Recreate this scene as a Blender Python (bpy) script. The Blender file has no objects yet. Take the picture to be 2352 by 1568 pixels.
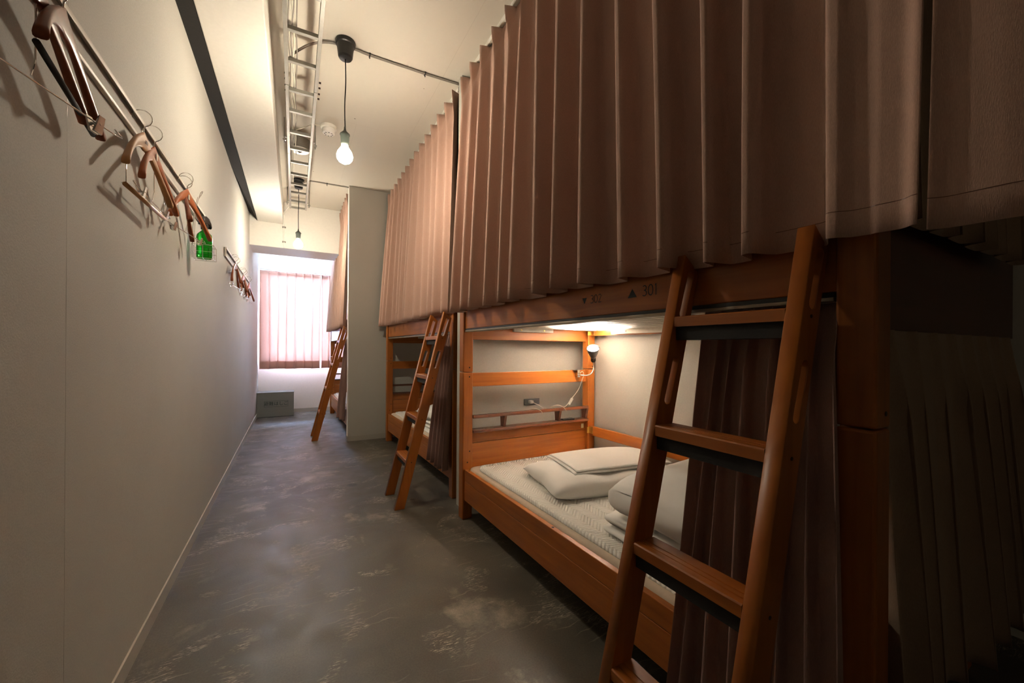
import bpy, bmesh, math, random
from mathutils import Vector, Matrix
random.seed(7)
PI = math.pi
col = bpy.context.scene.collection
sc = bpy.context.scene

# ------------------------------------------------------------------ materials
MATS = {}
def newmat(name):
    m = bpy.data.materials.new(name); m.use_nodes = True
    nt = m.node_tree; nt.nodes.clear()
    out = nt.nodes.new('ShaderNodeOutputMaterial'); b = nt.nodes.new('ShaderNodeBsdfPrincipled')
    nt.links.new(b.outputs[0], out.inputs[0]); MATS[name] = m
    return m, nt, b, out
def simple(name, c, rough=.5, metal=0., noise=0., nscale=40., bump=0., bscale=200., spec=.5, trans=0.):
    m, nt, b, out = newmat(name)
    b.inputs['Base Color'].default_value = (*c, 1); b.inputs['Roughness'].default_value = rough
    b.inputs['Metallic'].default_value = metal; b.inputs['Specular IOR Level'].default_value = spec
    tc = nt.nodes.new('ShaderNodeTexCoord')
    if noise:
        n = nt.nodes.new('ShaderNodeTexNoise'); n.inputs['Scale'].default_value = nscale; n.inputs['Detail'].default_value = 4
        nt.links.new(tc.outputs['Object'], n.inputs['Vector'])
        r = nt.nodes.new('ShaderNodeMapRange'); r.inputs[1].default_value = .3; r.inputs[2].default_value = .7
        r.inputs[3].default_value = 1-noise; r.inputs[4].default_value = 1+noise
        nt.links.new(n.outputs[0], r.inputs[0])
        v = nt.nodes.new('ShaderNodeVectorMath'); v.operation = 'SCALE'; v.inputs[0].default_value = c
        nt.links.new(r.outputs[0], v.inputs['Scale']); nt.links.new(v.outputs[0], b.inputs['Base Color'])
    if bump:
        n2 = nt.nodes.new('ShaderNodeTexNoise'); n2.inputs['Scale'].default_value = bscale; n2.inputs['Detail'].default_value = 3
        nt.links.new(tc.outputs['Object'], n2.inputs['Vector'])
        bp = nt.nodes.new('ShaderNodeBump'); bp.inputs['Strength'].default_value = bump; bp.inputs['Distance'].default_value = .002
        nt.links.new(n2.outputs[0], bp.inputs['Height']); nt.links.new(bp.outputs[0], b.inputs['Normal'])
    return m
def wood(name, c1, c2, axis, rough=.38):
    m, nt, b, out = newmat(name)
    tc = nt.nodes.new('ShaderNodeTexCoord'); mp = nt.nodes.new('ShaderNodeMapping')
    s = [38, 38, 38]; s['xyz'.index(axis)] = 2.2
    mp.inputs['Scale'].default_value = s
    nt.links.new(tc.outputs['Object'], mp.inputs[0])
    n = nt.nodes.new('ShaderNodeTexNoise'); n.inputs['Scale'].default_value = 1.; n.inputs['Detail'].default_value = 6; n.inputs['Distortion'].default_value = .6
    nt.links.new(mp.outputs[0], n.inputs['Vector'])
    big = nt.nodes.new('ShaderNodeTexNoise'); big.inputs['Scale'].default_value = 2.5; nt.links.new(tc.outputs['Object'], big.inputs['Vector'])
    mx = nt.nodes.new('ShaderNodeMath'); mx.operation = 'MULTIPLY_ADD'; mx.inputs[1].default_value = .45
    nt.links.new(big.outputs[0], mx.inputs[0]); nt.links.new(n.outputs[0], mx.inputs[2])
    cr = nt.nodes.new('ShaderNodeValToRGB'); cr.color_ramp.elements[0].position = .42; cr.color_ramp.elements[1].position = .95
    cr.color_ramp.elements[0].color = (*c1, 1); cr.color_ramp.elements[1].color = (*c2, 1)
    nt.links.new(mx.outputs[0], cr.inputs[0]); nt.links.new(cr.outputs[0], b.inputs['Base Color'])
    b.inputs['Roughness'].default_value = rough; b.inputs['Specular IOR Level'].default_value = .4
    bp = nt.nodes.new('ShaderNodeBump'); bp.inputs['Strength'].default_value = .08; bp.inputs['Distance'].default_value = .001
    nt.links.new(n.outputs[0], bp.inputs['Height']); nt.links.new(bp.outputs[0], b.inputs['Normal'])
    return m
W1, W2 = (.26, .070, .010), (.40, .125, .018)
for ax in 'xyz': wood('wood_'+ax, W1, W2, ax)
for ax in 'xyz': wood('darkwood_'+ax, (.060, .018, .008), (.10, .032, .014), ax, .3)
wood('hanger_dark', (.16, .035, .012), (.28, .07, .02), 'y', .3)
wood('hanger_red', (.34, .085, .025), (.50, .15, .045), 'y', .3)
wood('hanger_light', (.40, .19, .07), (.55, .29, .12), 'y', .35)
simple('black_bar', (.010, .008, .007), .8, bump=.2)
simple('slat_white', (.78, .72, .62), .5, noise=.05)
simple('brass', (.75, .55, .22), .3, 1.)
simple('chrome', (.75, .74, .72), .16, 1.)
simple('galv2', (.62,.6,.56), .4)
simple('alu', (.62, .60, .56), .33, .9, noise=.06)
simple('galv', (.27, .255, .225), .42, .35, noise=.06)
simple('track_alu', (.30, .25, .19), .5, .6)
simple('rack_metal', (.62, .57, .49), .35, .1)
simple('bolt_dark', (.03, .015, .01), .4, .5)
simple('black_plastic', (.012, .012, .013), .35)
simple('grey_plastic', (.028, .034, .028), .4)
simple('white_plastic', (.80, .78, .72), .35)
simple('cream_cable', (.72, .68, .58), .5)
simple('grey_cable', (.26, .23, .20), .5)
simple('black_cable', (.012, .012, .013), .5)
simple('outlet_dark', (.055, .055, .058), .4)
simple('box_grey', (.19, .19, .172), .45, noise=.05, nscale=300, bump=.2, bscale=500)
simple('box_edge', (.03, .03, .032), .45)
simple('print_dark', (.003, .028, .02), .6)
simple('print_grey', (.016, .02, .022), .6)
simple('mattress_beige', (.62, .50, .38), .85, noise=.04, bump=.3, bscale=600)
simple('mattress_upper', (.10, .065, .04), .9)
simple('linen', (.86, .84, .80), .85, noise=.02, nscale=8, bump=.35, bscale=18)
simple('label_paper', (.72, .66, .56), .7)
simple('window_frame', (.50, .52, .54), .4, .4)
simple('sealing', (.80, .78, .74), .6)

# quilted pad: herringbone stitches
m, nt, b, out = newmat('quilted_pad')
b.inputs['Base Color'].default_value = (.86, .83, .77, 1); b.inputs['Roughness'].default_value = .9
tc = nt.nodes.new('ShaderNodeTexCoord'); sx = nt.nodes.new('ShaderNodeSeparateXYZ'); nt.links.new(tc.outputs['Object'], sx.inputs[0])
pp = nt.nodes.new('ShaderNodeMath'); pp.operation = 'PINGPONG'; pp.inputs[1].default_value = .05; nt.links.new(sx.outputs[0], pp.inputs[0])
ad = nt.nodes.new('ShaderNodeMath'); ad.operation = 'ADD'; nt.links.new(pp.outputs[0], ad.inputs[0]); nt.links.new(sx.outputs[1], ad.inputs[1])
mu = nt.nodes.new('ShaderNodeMath'); mu.operation = 'MULTIPLY'; mu.inputs[1].default_value = 2*PI/.040; nt.links.new(ad.outputs[0], mu.inputs[0])
si = nt.nodes.new('ShaderNodeMath'); si.operation = 'SINE'; nt.links.new(mu.outputs[0], si.inputs[0])
ab = nt.nodes.new('ShaderNodeMath'); ab.operation = 'ABSOLUTE'; nt.links.new(si.outputs[0], ab.inputs[0])
bp = nt.nodes.new('ShaderNodeBump'); bp.inputs['Strength'].default_value = .8; bp.inputs['Distance'].default_value = .005
nt.links.new(ab.outputs[0], bp.inputs['Height']); nt.links.new(bp.outputs[0], b.inputs['Normal'])

# walls: vinyl cloth with a fine speckle
def wallmat(name, c, amt=.09, bump=.45, scale=230, rough=.75):
    m, nt, b, out = newmat(name)
    tc = nt.nodes.new('ShaderNodeTexCoord')
    n = nt.nodes.new('ShaderNodeTexNoise'); n.inputs['Scale'].default_value = scale; n.inputs['Detail'].default_value = 3
    nt.links.new(tc.outputs['Object'], n.inputs['Vector'])
    n2 = nt.nodes.new('ShaderNodeTexNoise'); n2.inputs['Scale'].default_value = 2.2; n2.inputs['Detail'].default_value = 5
    nt.links.new(tc.outputs['Object'], n2.inputs['Vector'])
    a = nt.nodes.new('ShaderNodeMath'); a.operation = 'MULTIPLY_ADD'; a.inputs[1].default_value = .5
    nt.links.new(n2.outputs[0], a.inputs[0]); nt.links.new(n.outputs[0], a.inputs[2])
    r = nt.nodes.new('ShaderNodeMapRange'); r.inputs[1].default_value = .45; r.inputs[2].default_value = 1.05
    r.inputs[3].default_value = 1-amt; r.inputs[4].default_value = 1+amt; nt.links.new(a.outputs[0], r.inputs[0])
    v = nt.nodes.new('ShaderNodeVectorMath'); v.operation = 'SCALE'; v.inputs[0].default_value = c
    nt.links.new(r.outputs[0], v.inputs['Scale']); nt.links.new(v.outputs[0], b.inputs['Base Color'])
    b.inputs['Roughness'].default_value = rough
    bp = nt.nodes.new('ShaderNodeBump'); bp.inputs['Strength'].default_value = bump; bp.inputs['Distance'].default_value = .0012
    nt.links.new(n.outputs[0], bp.inputs['Height']); nt.links.new(bp.outputs[0], b.inputs['Normal'])
wallmat('wall_paper', (.46, .445, .40))
wallmat('wall_plaster', (.74, .71, .65), .03, .3, 40)
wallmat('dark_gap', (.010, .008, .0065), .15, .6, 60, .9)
wallmat('baseboard_vinyl', (.42, .39, .34), .03, .1, 100, .4)
simple('base_edge', (.55, .50, .42), .4)

# ceiling: painted concrete with pits and formwork seams
m, nt, b, out = newmat('ceiling_paint')
tc = nt.nodes.new('ShaderNodeTexCoord')
vo = nt.nodes.new('ShaderNodeTexVoronoi'); vo.inputs['Scale'].default_value = 5.5; nt.links.new(tc.outputs['Object'], vo.inputs['Vector'])
lt = nt.nodes.new('ShaderNodeMath'); lt.operation = 'LESS_THAN'; lt.inputs[1].default_value = .035; nt.links.new(vo.outputs['Distance'], lt.inputs[0])
n = nt.nodes.new('ShaderNodeTexNoise'); n.inputs['Scale'].default_value = 9; n.inputs['Detail'].default_value = 8; nt.links.new(tc.outputs['Object'], n.inputs['Vector'])
gt = nt.nodes.new('ShaderNodeMath'); gt.operation = 'GREATER_THAN'; gt.inputs[1].default_value = .52; nt.links.new(n.outputs[0], gt.inputs[0])
pit = nt.nodes.new('ShaderNodeMath'); pit.operation = 'MULTIPLY'; nt.links.new(lt.outputs[0], pit.inputs[0]); nt.links.new(gt.outputs[0], pit.inputs[1])
br = nt.nodes.new('ShaderNodeTexBrick'); br.offset = .5; br.inputs['Scale'].default_value = 1; br.inputs['Brick Width'].default_value = .9; br.inputs['Row Height'].default_value = 1.8
br.inputs['Mortar Size'].default_value = .0018; br.inputs['Mortar Smooth'].default_value = .3; nt.links.new(tc.outputs['Object'], br.inputs['Vector'])
mix = nt.nodes.new('ShaderNodeMix'); mix.data_type = 'RGBA'; mix.inputs[6].default_value = (.58, .54, .465, 1); mix.inputs[7].default_value = (.16, .12, .09, 1)
sc1 = nt.nodes.new('ShaderNodeMath'); sc1.operation = 'MULTIPLY_ADD'; sc1.inputs[1].default_value = .12
nt.links.new(br.outputs['Fac'], sc1.inputs[0]); nt.links.new(pit.outputs[0], sc1.inputs[2]); nt.links.new(sc1.outputs[0], mix.inputs[0])
nt.links.new(mix.outputs[2], b.inputs['Base Color']); b.inputs['Roughness'].default_value = .7
hh = nt.nodes.new('ShaderNodeMath'); hh.operation = 'SUBTRACT'; nt.links.new(n.outputs[0], hh.inputs[0]); nt.links.new(br.outputs['Fac'], hh.inputs[1])
bp = nt.nodes.new('ShaderNodeBump'); bp.inputs['Strength'].default_value = .3; bp.inputs['Distance'].default_value = .006
nt.links.new(hh.outputs[0], bp.inputs['Height']); nt.links.new(bp.outputs[0], b.inputs['Normal'])

# floor: bare worn concrete
m, nt, b, out = newmat('floor_concrete')
tc = nt.nodes.new('ShaderNodeTexCoord')
def nz(scale, detail, dist=0., vec=None, rough=.5):
    q = nt.nodes.new('ShaderNodeTexNoise'); q.inputs['Scale'].default_value = scale; q.inputs['Detail'].default_value = detail
    q.inputs['Distortion'].default_value = dist; q.inputs['Roughness'].default_value = rough
    nt.links.new(vec or tc.outputs['Object'], q.inputs['Vector']); return q
def rng(src, a, c, lo, hi):
    r = nt.nodes.new('ShaderNodeMapRange'); r.inputs[1].default_value = a; r.inputs[2].default_value = c
    r.inputs[3].default_value = lo; r.inputs[4].default_value = hi; nt.links.new(src, r.inputs[0]); return r
def mth(op, x, y=None):
    q = nt.nodes.new('ShaderNodeMath'); q.operation = op
    for i, s in enumerate((x, y)):
        if s is None: continue
        if isinstance(s, (int, float)): q.inputs[i].default_value = s
        else: nt.links.new(s, q.inputs[i])
    return q
big = nz(1.6, 6, .8); mid = nz(7, 8, .4); fine = nz(160, 4)
base = nt.nodes.new('ShaderNodeValToRGB')
e = base.color_ramp.elements; e[0].position = .30; e[0].color = (.050, .043, .031, 1); e[1].position = .72; e[1].color = (.115, .096, .070, 1)
w = mth('MULTIPLY_ADD', mid.outputs[0], .45); nt.links.new(big.outputs[0], w.inputs[2])
w2 = mth('SUBTRACT', w.outputs[0], .22); nt.links.new(w2.outputs[0], base.inputs[0])
# trowel marks: anisotropic noise masked by patches
mp = nt.nodes.new('ShaderNodeMapping'); mp.inputs['Scale'].default_value = (14, 80, 9); mp.inputs['Rotation'].default_value = (0, 0, .5)
nt.links.new(tc.outputs['Object'], mp.inputs[0])
scr = nz(1, 6, 2.6, mp.outputs[0], .7); patch = nz(3.4, 4, 1.2)
s1 = rng(scr.outputs[0], .53, .60, 0, 1); s2 = rng(patch.outputs[0], .55, .62, 0, 1)
s3 = mth('MULTIPLY', s1.outputs[0], s2.outputs[0])
# curved scratches: rings of a distorted wave
wv = nt.nodes.new('ShaderNodeTexWave'); wv.wave_type = 'RINGS'; wv.inputs['Scale'].default_value = 5.5; wv.inputs['Distortion'].default_value = 9; wv.inputs['Detail'].default_value = 3; wv.inputs['Detail Scale'].default_value = .7
nt.links.new(tc.outputs['Object'], wv.inputs['Vector'])
s4 = rng(wv.outputs['Fac'], .975, 1., 0, 1); s5 = rng(nz(3.3, 3).outputs[0], .54, .64, 0, .4)
s6 = mth('MULTIPLY', s4.outputs[0], s5.outputs[0])
pale = nz(2.1, 7, .3, None, .62); s7 = rng(pale.outputs[0], .58, .66, 0, .6)
grain = rng(mid.outputs[0], .35, .6, .25, 1.); s8 = mth('MULTIPLY', s7.outputs[0], grain.outputs[0])
tot = mth('MAXIMUM', mth('MAXIMUM', s3.outputs[0], s6.outputs[0]).outputs[0], s8.outputs[0])
mxs = nt.nodes.new('ShaderNodeMix'); mxs.data_type = 'RGBA'; mxs.inputs[7].default_value = (.42, .36, .27, 1)
nt.links.new(mth('MULTIPLY', tot.outputs[0], .95).outputs[0], mxs.inputs[0]); nt.links.new(base.outputs[0], mxs.inputs[6])
vv = nt.nodes.new('ShaderNodeTexVoronoi'); vv.inputs['Scale'].default_value = 1.7
mp2 = nt.nodes.new('ShaderNodeMapping'); mp2.inputs['Scale'].default_value = (1, 1, 1)
dn = nz(14, 4); dv = nt.nodes.new('ShaderNodeVectorMath'); dv.operation = 'MULTIPLY_ADD'
nt.links.new(dn.outputs[1], dv.inputs[0]); dv.inputs[1].default_value = (.06, .06, .06); nt.links.new(tc.outputs['Object'], dv.inputs[2])
nt.links.new(dv.outputs[0], vv.inputs['Vector'])
sp = rng(vv.outputs['Distance'], .05, .09, .85, 0)
mxd = nt.nodes.new('ShaderNodeMix'); mxd.data_type = 'RGBA'; mxd.inputs[7].default_value = (.03, .026, .02, 1)
nt.links.new(sp.outputs[0], mxd.inputs[0]); nt.links.new(mxs.outputs[2], mxd.inputs[6])
fv = nt.nodes.new('ShaderNodeVectorMath'); fv.operation = 'SCALE'; nt.links.new(mxd.outputs[2], fv.inputs[0])
nt.links.new(rng(fine.outputs[0], .3, .7, .8, 1.2).outputs[0], fv.inputs['Scale']); nt.links.new(fv.outputs[0], b.inputs['Base Color'])
nt.links.new(rng(mid.outputs[0], .3, .7, .36, .56).outputs[0], b.inputs['Roughness'])
b.inputs['Specular IOR Level'].default_value = .55
hgt = mth('ADD', mth('MULTIPLY', tot.outputs[0], .5).outputs[0], mid.outputs[0])
bp = nt.nodes.new('ShaderNodeBump'); bp.inputs['Strength'].default_value = .25; bp.inputs['Distance'].default_value = .004
nt.links.new(hgt.outputs[0], bp.inputs['Height']); nt.links.new(bp.outputs[0], b.inputs['Normal'])

# curtain cloth
def cloth(name, c, transl, weave=900., tcol=None):
    m, nt, b, out = newmat(name)
    b.inputs['Roughness'].default_value = .9; b.inputs['Specular IOR Level'].default_value = .12
    b.inputs['Sheen Weight'].default_value = .12; b.inputs['Sheen Roughness'].default_value = .5
    tc = nt.nodes.new('ShaderNodeTexCoord'); mp = nt.nodes.new('ShaderNodeMapping'); mp.inputs['Scale'].default_value = (1, 1, .14)
    nt.links.new(tc.outputs['Object'], mp.inputs[0])
    n = nt.nodes.new('ShaderNodeTexNoise'); n.inputs['Scale'].default_value = weave; n.inputs['Detail'].default_value = 2
    nt.links.new(mp.outputs[0], n.inputs['Vector'])
    r = nt.nodes.new('ShaderNodeMapRange'); r.inputs[1].default_value = .3; r.inputs[2].default_value = .7; r.inputs[3].default_value = .90; r.inputs[4].default_value = 1.10
    nt.links.new(n.outputs[0], r.inputs[0])
    v = nt.nodes.new('ShaderNodeVectorMath'); v.operation = 'SCALE'; v.inputs[0].default_value = c
    nt.links.new(r.outputs[0], v.inputs['Scale']); nt.links.new(v.outputs[0], b.inputs['Base Color'])
    bp = nt.nodes.new('ShaderNodeBump'); bp.inputs['Strength'].default_value = .35; bp.inputs['Distance'].default_value = .001
    nt.links.new(n.outputs[0], bp.inputs['Height']); nt.links.new(bp.outputs[0], b.inputs['Normal'])
    if transl:
        t = nt.nodes.new('ShaderNodeBsdfTranslucent'); t.inputs[0].default_value = (*(tcol or c), 1)
        mx = nt.nodes.new('ShaderNodeMixShader'); mx.inputs[0].default_value = transl
        nt.links.new(b.outputs[0], mx.inputs[1]); nt.links.new(t.outputs[0], mx.inputs[2]); nt.links.new(mx.outputs[0], out.inputs[0])
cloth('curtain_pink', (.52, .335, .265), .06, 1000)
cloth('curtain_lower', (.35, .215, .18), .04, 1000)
cloth('curtain_end', (.34, .24, .165), .04, 1000)
cloth('window_cloth', (.60, .36, .29), .19, 1000, (.95, .68, .58))
cloth('window_band', (.42, .25, .20), .18, 1000, (.55, .30, .24))

# glass
m, nt, b, out = newmat('glass')
g = nt.nodes.new('ShaderNodeBsdfGlass'); g.inputs['IOR'].default_value = 1.0; g.inputs['Roughness'].default_value = 0
tr = nt.nodes.new('ShaderNodeBsdfTransparent'); tr.inputs[0].default_value = (.93, .96, .97, 1)
gl = nt.nodes.new('ShaderNodeBsdfGlossy'); gl.inputs['Roughness'].default_value = .02
fr = nt.nodes.new('ShaderNodeFresnel'); mx = nt.nodes.new('ShaderNodeMixShader')
nt.links.new(fr.outputs[0], mx.inputs[0]); nt.links.new(tr.outputs[0], mx.inputs[1]); nt.links.new(gl.outputs[0], mx.inputs[2]); nt.links.new(mx.outputs[0], out.inputs[0])
m, nt, b, out = newmat('green_bottle')
b.inputs['Base Color'].default_value = (.015, .33, .02, 1); b.inputs['Roughness'].default_value = .12
b.inputs['Transmission Weight'].default_value = .75; b.inputs['IOR'].default_value = 1.25
def emis(name, c, s):
    m, nt, b, out = newmat(name)
    e = nt.nodes.new('ShaderNodeEmission'); e.inputs[0].default_value = (*c, 1); e.inputs[1].default_value = s
    nt.links.new(e.outputs[0], out.inputs[0])
emis('bulb_glow', (1., .88, .69), 160.)
emis('bulb_glow_far', (1., .90, .72), 150.)
emis('bulb_glow_fill', (1., .84, .62), 13.)
emis('reading_glow', (1., .88, .74), 40.)

# ------------------------------------------------------------------ mesh helpers
class MB:
    def __init__(s): s.bm = bmesh.new()
    def box(s, x0, x1, y0, y1, z0, z1):
        v = [s.bm.verts.new(p) for p in ((x0,y0,z0),(x1,y0,z0),(x1,y1,z0),(x0,y1,z0),(x0,y0,z1),(x1,y0,z1),(x1,y1,z1),(x0,y1,z1))]
        for f in ((0,3,2,1),(4,5,6,7),(0,1,5,4),(1,2,6,5),(2,3,7,6),(3,0,4,7)): s.bm.faces.new([v[i] for i in f])
        return s
    def hexa(s, pts):
        v = [s.bm.verts.new(p) for p in pts]
        for f in ((0,3,2,1),(4,5,6,7),(0,1,5,4),(1,2,6,5),(2,3,7,6),(3,0,4,7)): s.bm.faces.new([v[i] for i in f])
        return s
    def tube(s, pts, r, n=10, cap=True):
        pts = [Vector(p) for p in pts]; rings = []
        rr = r if isinstance(r, (list, tuple)) else [r]*len(pts)
        up = None
        for i, p in enumerate(pts):
            t = (pts[min(i+1, len(pts)-1)] - pts[max(i-1, 0)]).normalized()
            if up is None:
                up = Vector((0, 0, 1)) if abs(t.z) < .9 else Vector((1, 0, 0))
            a = (up - t*up.dot(t)).normalized(); c = t.cross(a); up = a
            rings.append([s.bm.verts.new(p + (a*math.cos(2*PI*k/n) + c*math.sin(2*PI*k/n))*rr[i]) for k in range(n)])
        for i in range(len(rings)-1):
            for k in range(n):
                s.bm.faces.new((rings[i][k], rings[i][(k+1) % n], rings[i+1][(k+1) % n], rings[i+1][k]))
        if cap:
            s.bm.faces.new(rings[0][::-1]); s.bm.faces.new(rings[-1])
        return s
    def lathe(s, prof, origin=(0,0,0), M=None, n=32):
        M = M or Matrix.Identity(3); o = Vector(origin); rings = []
        for r, z in prof:
            rings.append([s.bm.verts.new(o + M @ Vector((r*math.cos(2*PI*k/n), r*math.sin(2*PI*k/n), z))) for k in range(n)])
        for i in range(len(rings)-1):
            for k in range(n):
                s.bm.faces.new((rings[i][k], rings[i][(k+1) % n], rings[i+1][(k+1) % n], rings[i+1][k]))
        s.bm.faces.new(rings[0][::-1]); s.bm.faces.new(rings[-1])
        return s
    def loft(s, secs):          # list of equally long closed loops
        rings = [[s.bm.verts.new(p) for p in L] for L in secs]; n = len(rings[0])
        for i in range(len(rings)-1):
            for k in range(n):
                s.bm.faces.new((rings[i][k], rings[i][(k+1) % n], rings[i+1][(k+1) % n], rings[i+1][k]))
        s.bm.faces.new(rings[0][::-1]); s.bm.faces.new(rings[-1])
        return s
    def build(s, name, mat, parent=None, bevel=0., seg=2, smooth=False, loc=None, sub=0):
        bmesh.ops.recalc_face_normals(s.bm, faces=s.bm.faces)
        me = bpy.data.meshes.new(name); s.bm.to_mesh(me); s.bm.free()
        return link(name, me, mat, parent, bevel, seg, smooth, loc, sub)
def link(name, me, mat, parent=None, bevel=0., seg=2, smooth=False, loc=None, sub=0):
    o = bpy.data.objects.new(name, me); col.objects.link(o)
    if mat and not me.materials: me.materials.append(MATS[mat])
    if parent: o.parent = parent
    if loc: o.location = loc
    if bevel:
        md = o.modifiers.new('b', 'BEVEL'); md.width = bevel; md.segments = seg; md.limit_method = 'ANGLE'; md.angle_limit = .6
    if sub:
        md = o.modifiers.new('s', 'SUBSURF'); md.levels = sub; md.render_levels = sub
    if smooth:
        for p in me.polygons: p.use_smooth = True
    return o
def tag(o, label, cat, group=None, kind=None):
    o['label'] = label; o['category'] = cat
    if group: o['group'] = group
    if kind: o['kind'] = kind
    return o
def struct(o): o['kind'] = 'structure'; return o
def thing(name, label, cat, loc=(0,0,0), rz=0., group=None):
    o = bpy.data.objects.new(name, None); col.objects.link(o); o.location = loc; o.rotation_euler = (0, 0, rz)
    o.empty_display_size = .1
    return tag(o, label, cat, group)
def kids(o): return [c for c in bpy.data.objects if c.parent == o]
def copy_tree(o, parent=None):
    c = o.copy(); col.objects.link(c); c.parent = parent
    for ch in kids(o): copy_tree(ch, c)
    return c
def dup(o, label, loc, rz=None):
    c = copy_tree(o); c.location = loc; c['label'] = label
    if rz is not None: c.rotation_euler = (0, 0, rz)
    return c
def shape2d(loops, thick, bev=0.):
    """filled 2D outline (first loop) with holes, extruded: mesh in XY, thickness along Z centred"""
    cu = bpy.data.curves.new('t', 'CURVE'); cu.dimensions = '2D'; cu.fill_mode = 'BOTH'; cu.extrude = thick/2 - bev; cu.bevel_depth = bev; cu.bevel_resolution = 1; cu.offset = -bev
    for L in loops:
        sp = cu.splines.new('POLY'); sp.points.add(len(L)-1); sp.use_cyclic_u = True
        for p, q in zip(sp.points, L): p.co = (q[0], q[1], 0, 1)
    o = bpy.data.objects.new('t', cu); col.objects.link(o)
    dg = bpy.context.evaluated_depsgraph_get()
    me = bpy.data.meshes.new_from_object(o.evaluated_get(dg)); bpy.data.objects.remove(o); me.materials.clear()
    return me
def textmesh(body, size, ext=.0004):
    cu = bpy.data.curves.new('t', 'FONT'); cu.body = body; cu.size = size; cu.extrude = ext; cu.align_x = 'CENTER'; cu.align_y = 'CENTER'
    o = bpy.data.objects.new('t', cu); col.objects.link(o)
    dg = bpy.context.evaluated_depsgraph_get()
    me = bpy.data.meshes.new_from_object(o.evaluated_get(dg)); bpy.data.objects.remove(o); me.materials.clear()
    return me
def xf(me, M): me.transform(M); return me
def smoothpath(P, n=8):
    P = [Vector(p) for p in P]; out = []
    for i in range(len(P)-1):
        p0, p1, p2, p3 = P[max(i-1, 0)], P[i], P[i+1], P[min(i+2, len(P)-1)]
        for k in range(n):
            t = k/n
            out.append(.5*((2*p1) + (p2-p0)*t + (2*p0-5*p1+4*p2-p3)*t*t + (-p0+3*p1-3*p2+p3)*t**3))
    out.append(P[-1]); return out

# ------------------------------------------------------------------ setting
CZ = 2.99
WX = lambda y: -.4815 - .0038*y
struct(MB().box(-.75, 3.0, -3.2, 8.0, -.12, 0).build('floor', 'floor_concrete'))
struct(MB().box(-.75, 3.0, -3.2, 8.0, CZ, CZ+.12).build('ceiling', 'ceiling_paint'))
def wl(y0, y1, z0, z1, name):
    return struct(MB().hexa([(WX(y0)-.09, y0, z0), (WX(y0), y0, z0), (WX(y1), y1, z0), (WX(y1)-.09, y1, z0),
                             (WX(y0)-.09, y0, z1), (WX(y0), y0, z1), (WX(y1), y1, z1), (WX(y1)-.09, y1, z1)]).build(name, 'wall_paper'))
wl(-3.1, 7.65, 0, 2.82, 'wall_left')
# thin vertical seams of the wall cloth
for i, y in enumerate((1.368,)):
    struct(MB().box(WX(y)-.001, WX(y)+.0003, y-.0005, y+.0005, .07, 2.80).build('trim_1', 'baseboard_vinyl'))
struct(MB().hexa([(WX(-3.1), -3.1, 0), (WX(-3.1)+.006, -3.1, 0), (WX(7.65)+.006, 7.65, 0), (WX(7.65), 7.65, 0),
                  (WX(-3.1), -3.1, .062), (WX(-3.1)+.006, -3.1, .062), (WX(7.65)+.006, 7.65, .062), (WX(7.65), 7.65, .062)]).build('baseboard_left', 'baseboard_vinyl'))
struct(MB().hexa([(WX(-3.1), -3.1, .062), (WX(-3.1)+.0063, -3.1, .062), (WX(7.65)+.0063, 7.65, .062), (WX(7.65), 7.65, .062),
                  (WX(-3.1), -3.1, .0632), (WX(-3.1)+.0063, -3.1, .0632), (WX(7.65)+.0063, 7.65, .0632), (WX(7.65), 7.65, .0632)]).build('trim_2', 'base_edge'))
# ceiling beam along the wall and the rough dark slanted strip between it and the wall
struct(MB().box(-.42, -.135, -3.1, 6.0, 2.70, CZ).build('beam', 'wall_plaster', bevel=.006))
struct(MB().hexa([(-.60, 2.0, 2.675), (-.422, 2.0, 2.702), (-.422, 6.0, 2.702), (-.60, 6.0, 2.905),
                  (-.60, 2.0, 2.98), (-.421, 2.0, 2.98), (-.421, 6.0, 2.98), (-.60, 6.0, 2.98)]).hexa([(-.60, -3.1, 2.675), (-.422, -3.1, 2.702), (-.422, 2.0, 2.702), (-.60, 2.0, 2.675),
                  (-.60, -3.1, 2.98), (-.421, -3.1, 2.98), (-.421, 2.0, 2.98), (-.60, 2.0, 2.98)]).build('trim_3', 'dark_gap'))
# lintel across the far end
struct(MB().box(-.60, 2.3, 6.0, 6.5, 2.39, CZ).build('lintel', 'wall_plaster', bevel=.004))
# window wall with opening
YW = 7.65
wx0, wx1, wz0, wz1 = -.42, 1.25, .82, 2.31
q = MB(); q.box(-.65, wx0, YW, YW+.14, 0, CZ); q.box(wx1, 2.3, YW, YW+.14, 0, CZ); q.box(wx0, wx1, YW, YW+.14, 0, wz0); q.box(wx0, wx1, YW, YW+.14, wz1, CZ)
struct(q.build('wall_back', 'wall_plaster'))
struct(MB().box(-.50, 2.1, YW-.006, YW, 0, .062).build('baseboard_back', 'baseboard_vinyl'))
win = struct(bpy.data.objects.new('window_1', None)); col.objects.link(win); win.location = (0, YW+.07, 0)
q = MB(); t = .04
q.box(wx0, wx1, -.03, .03, wz0, wz0+t).box(wx0, wx1, -.03, .03, wz1-t, wz1).box(wx0, wx0+t, -.03, .03, wz0+t, wz1-t).box(wx1-t, wx1, -.03, .03, wz0+t, wz1-t)
q.box(.38, .43, -.03, .03, wz0+t, wz1-t)
q.build('window_frame', 'window_frame', win, bevel=.003)
MB().box(wx0+t, .38, -.004, .004, wz0+t, wz1-t).build('pane', 'glass', win)
MB().box(.43, wx1-t, -.004, .004, wz0+t, wz1-t).build('pane', 'glass', win)
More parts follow.
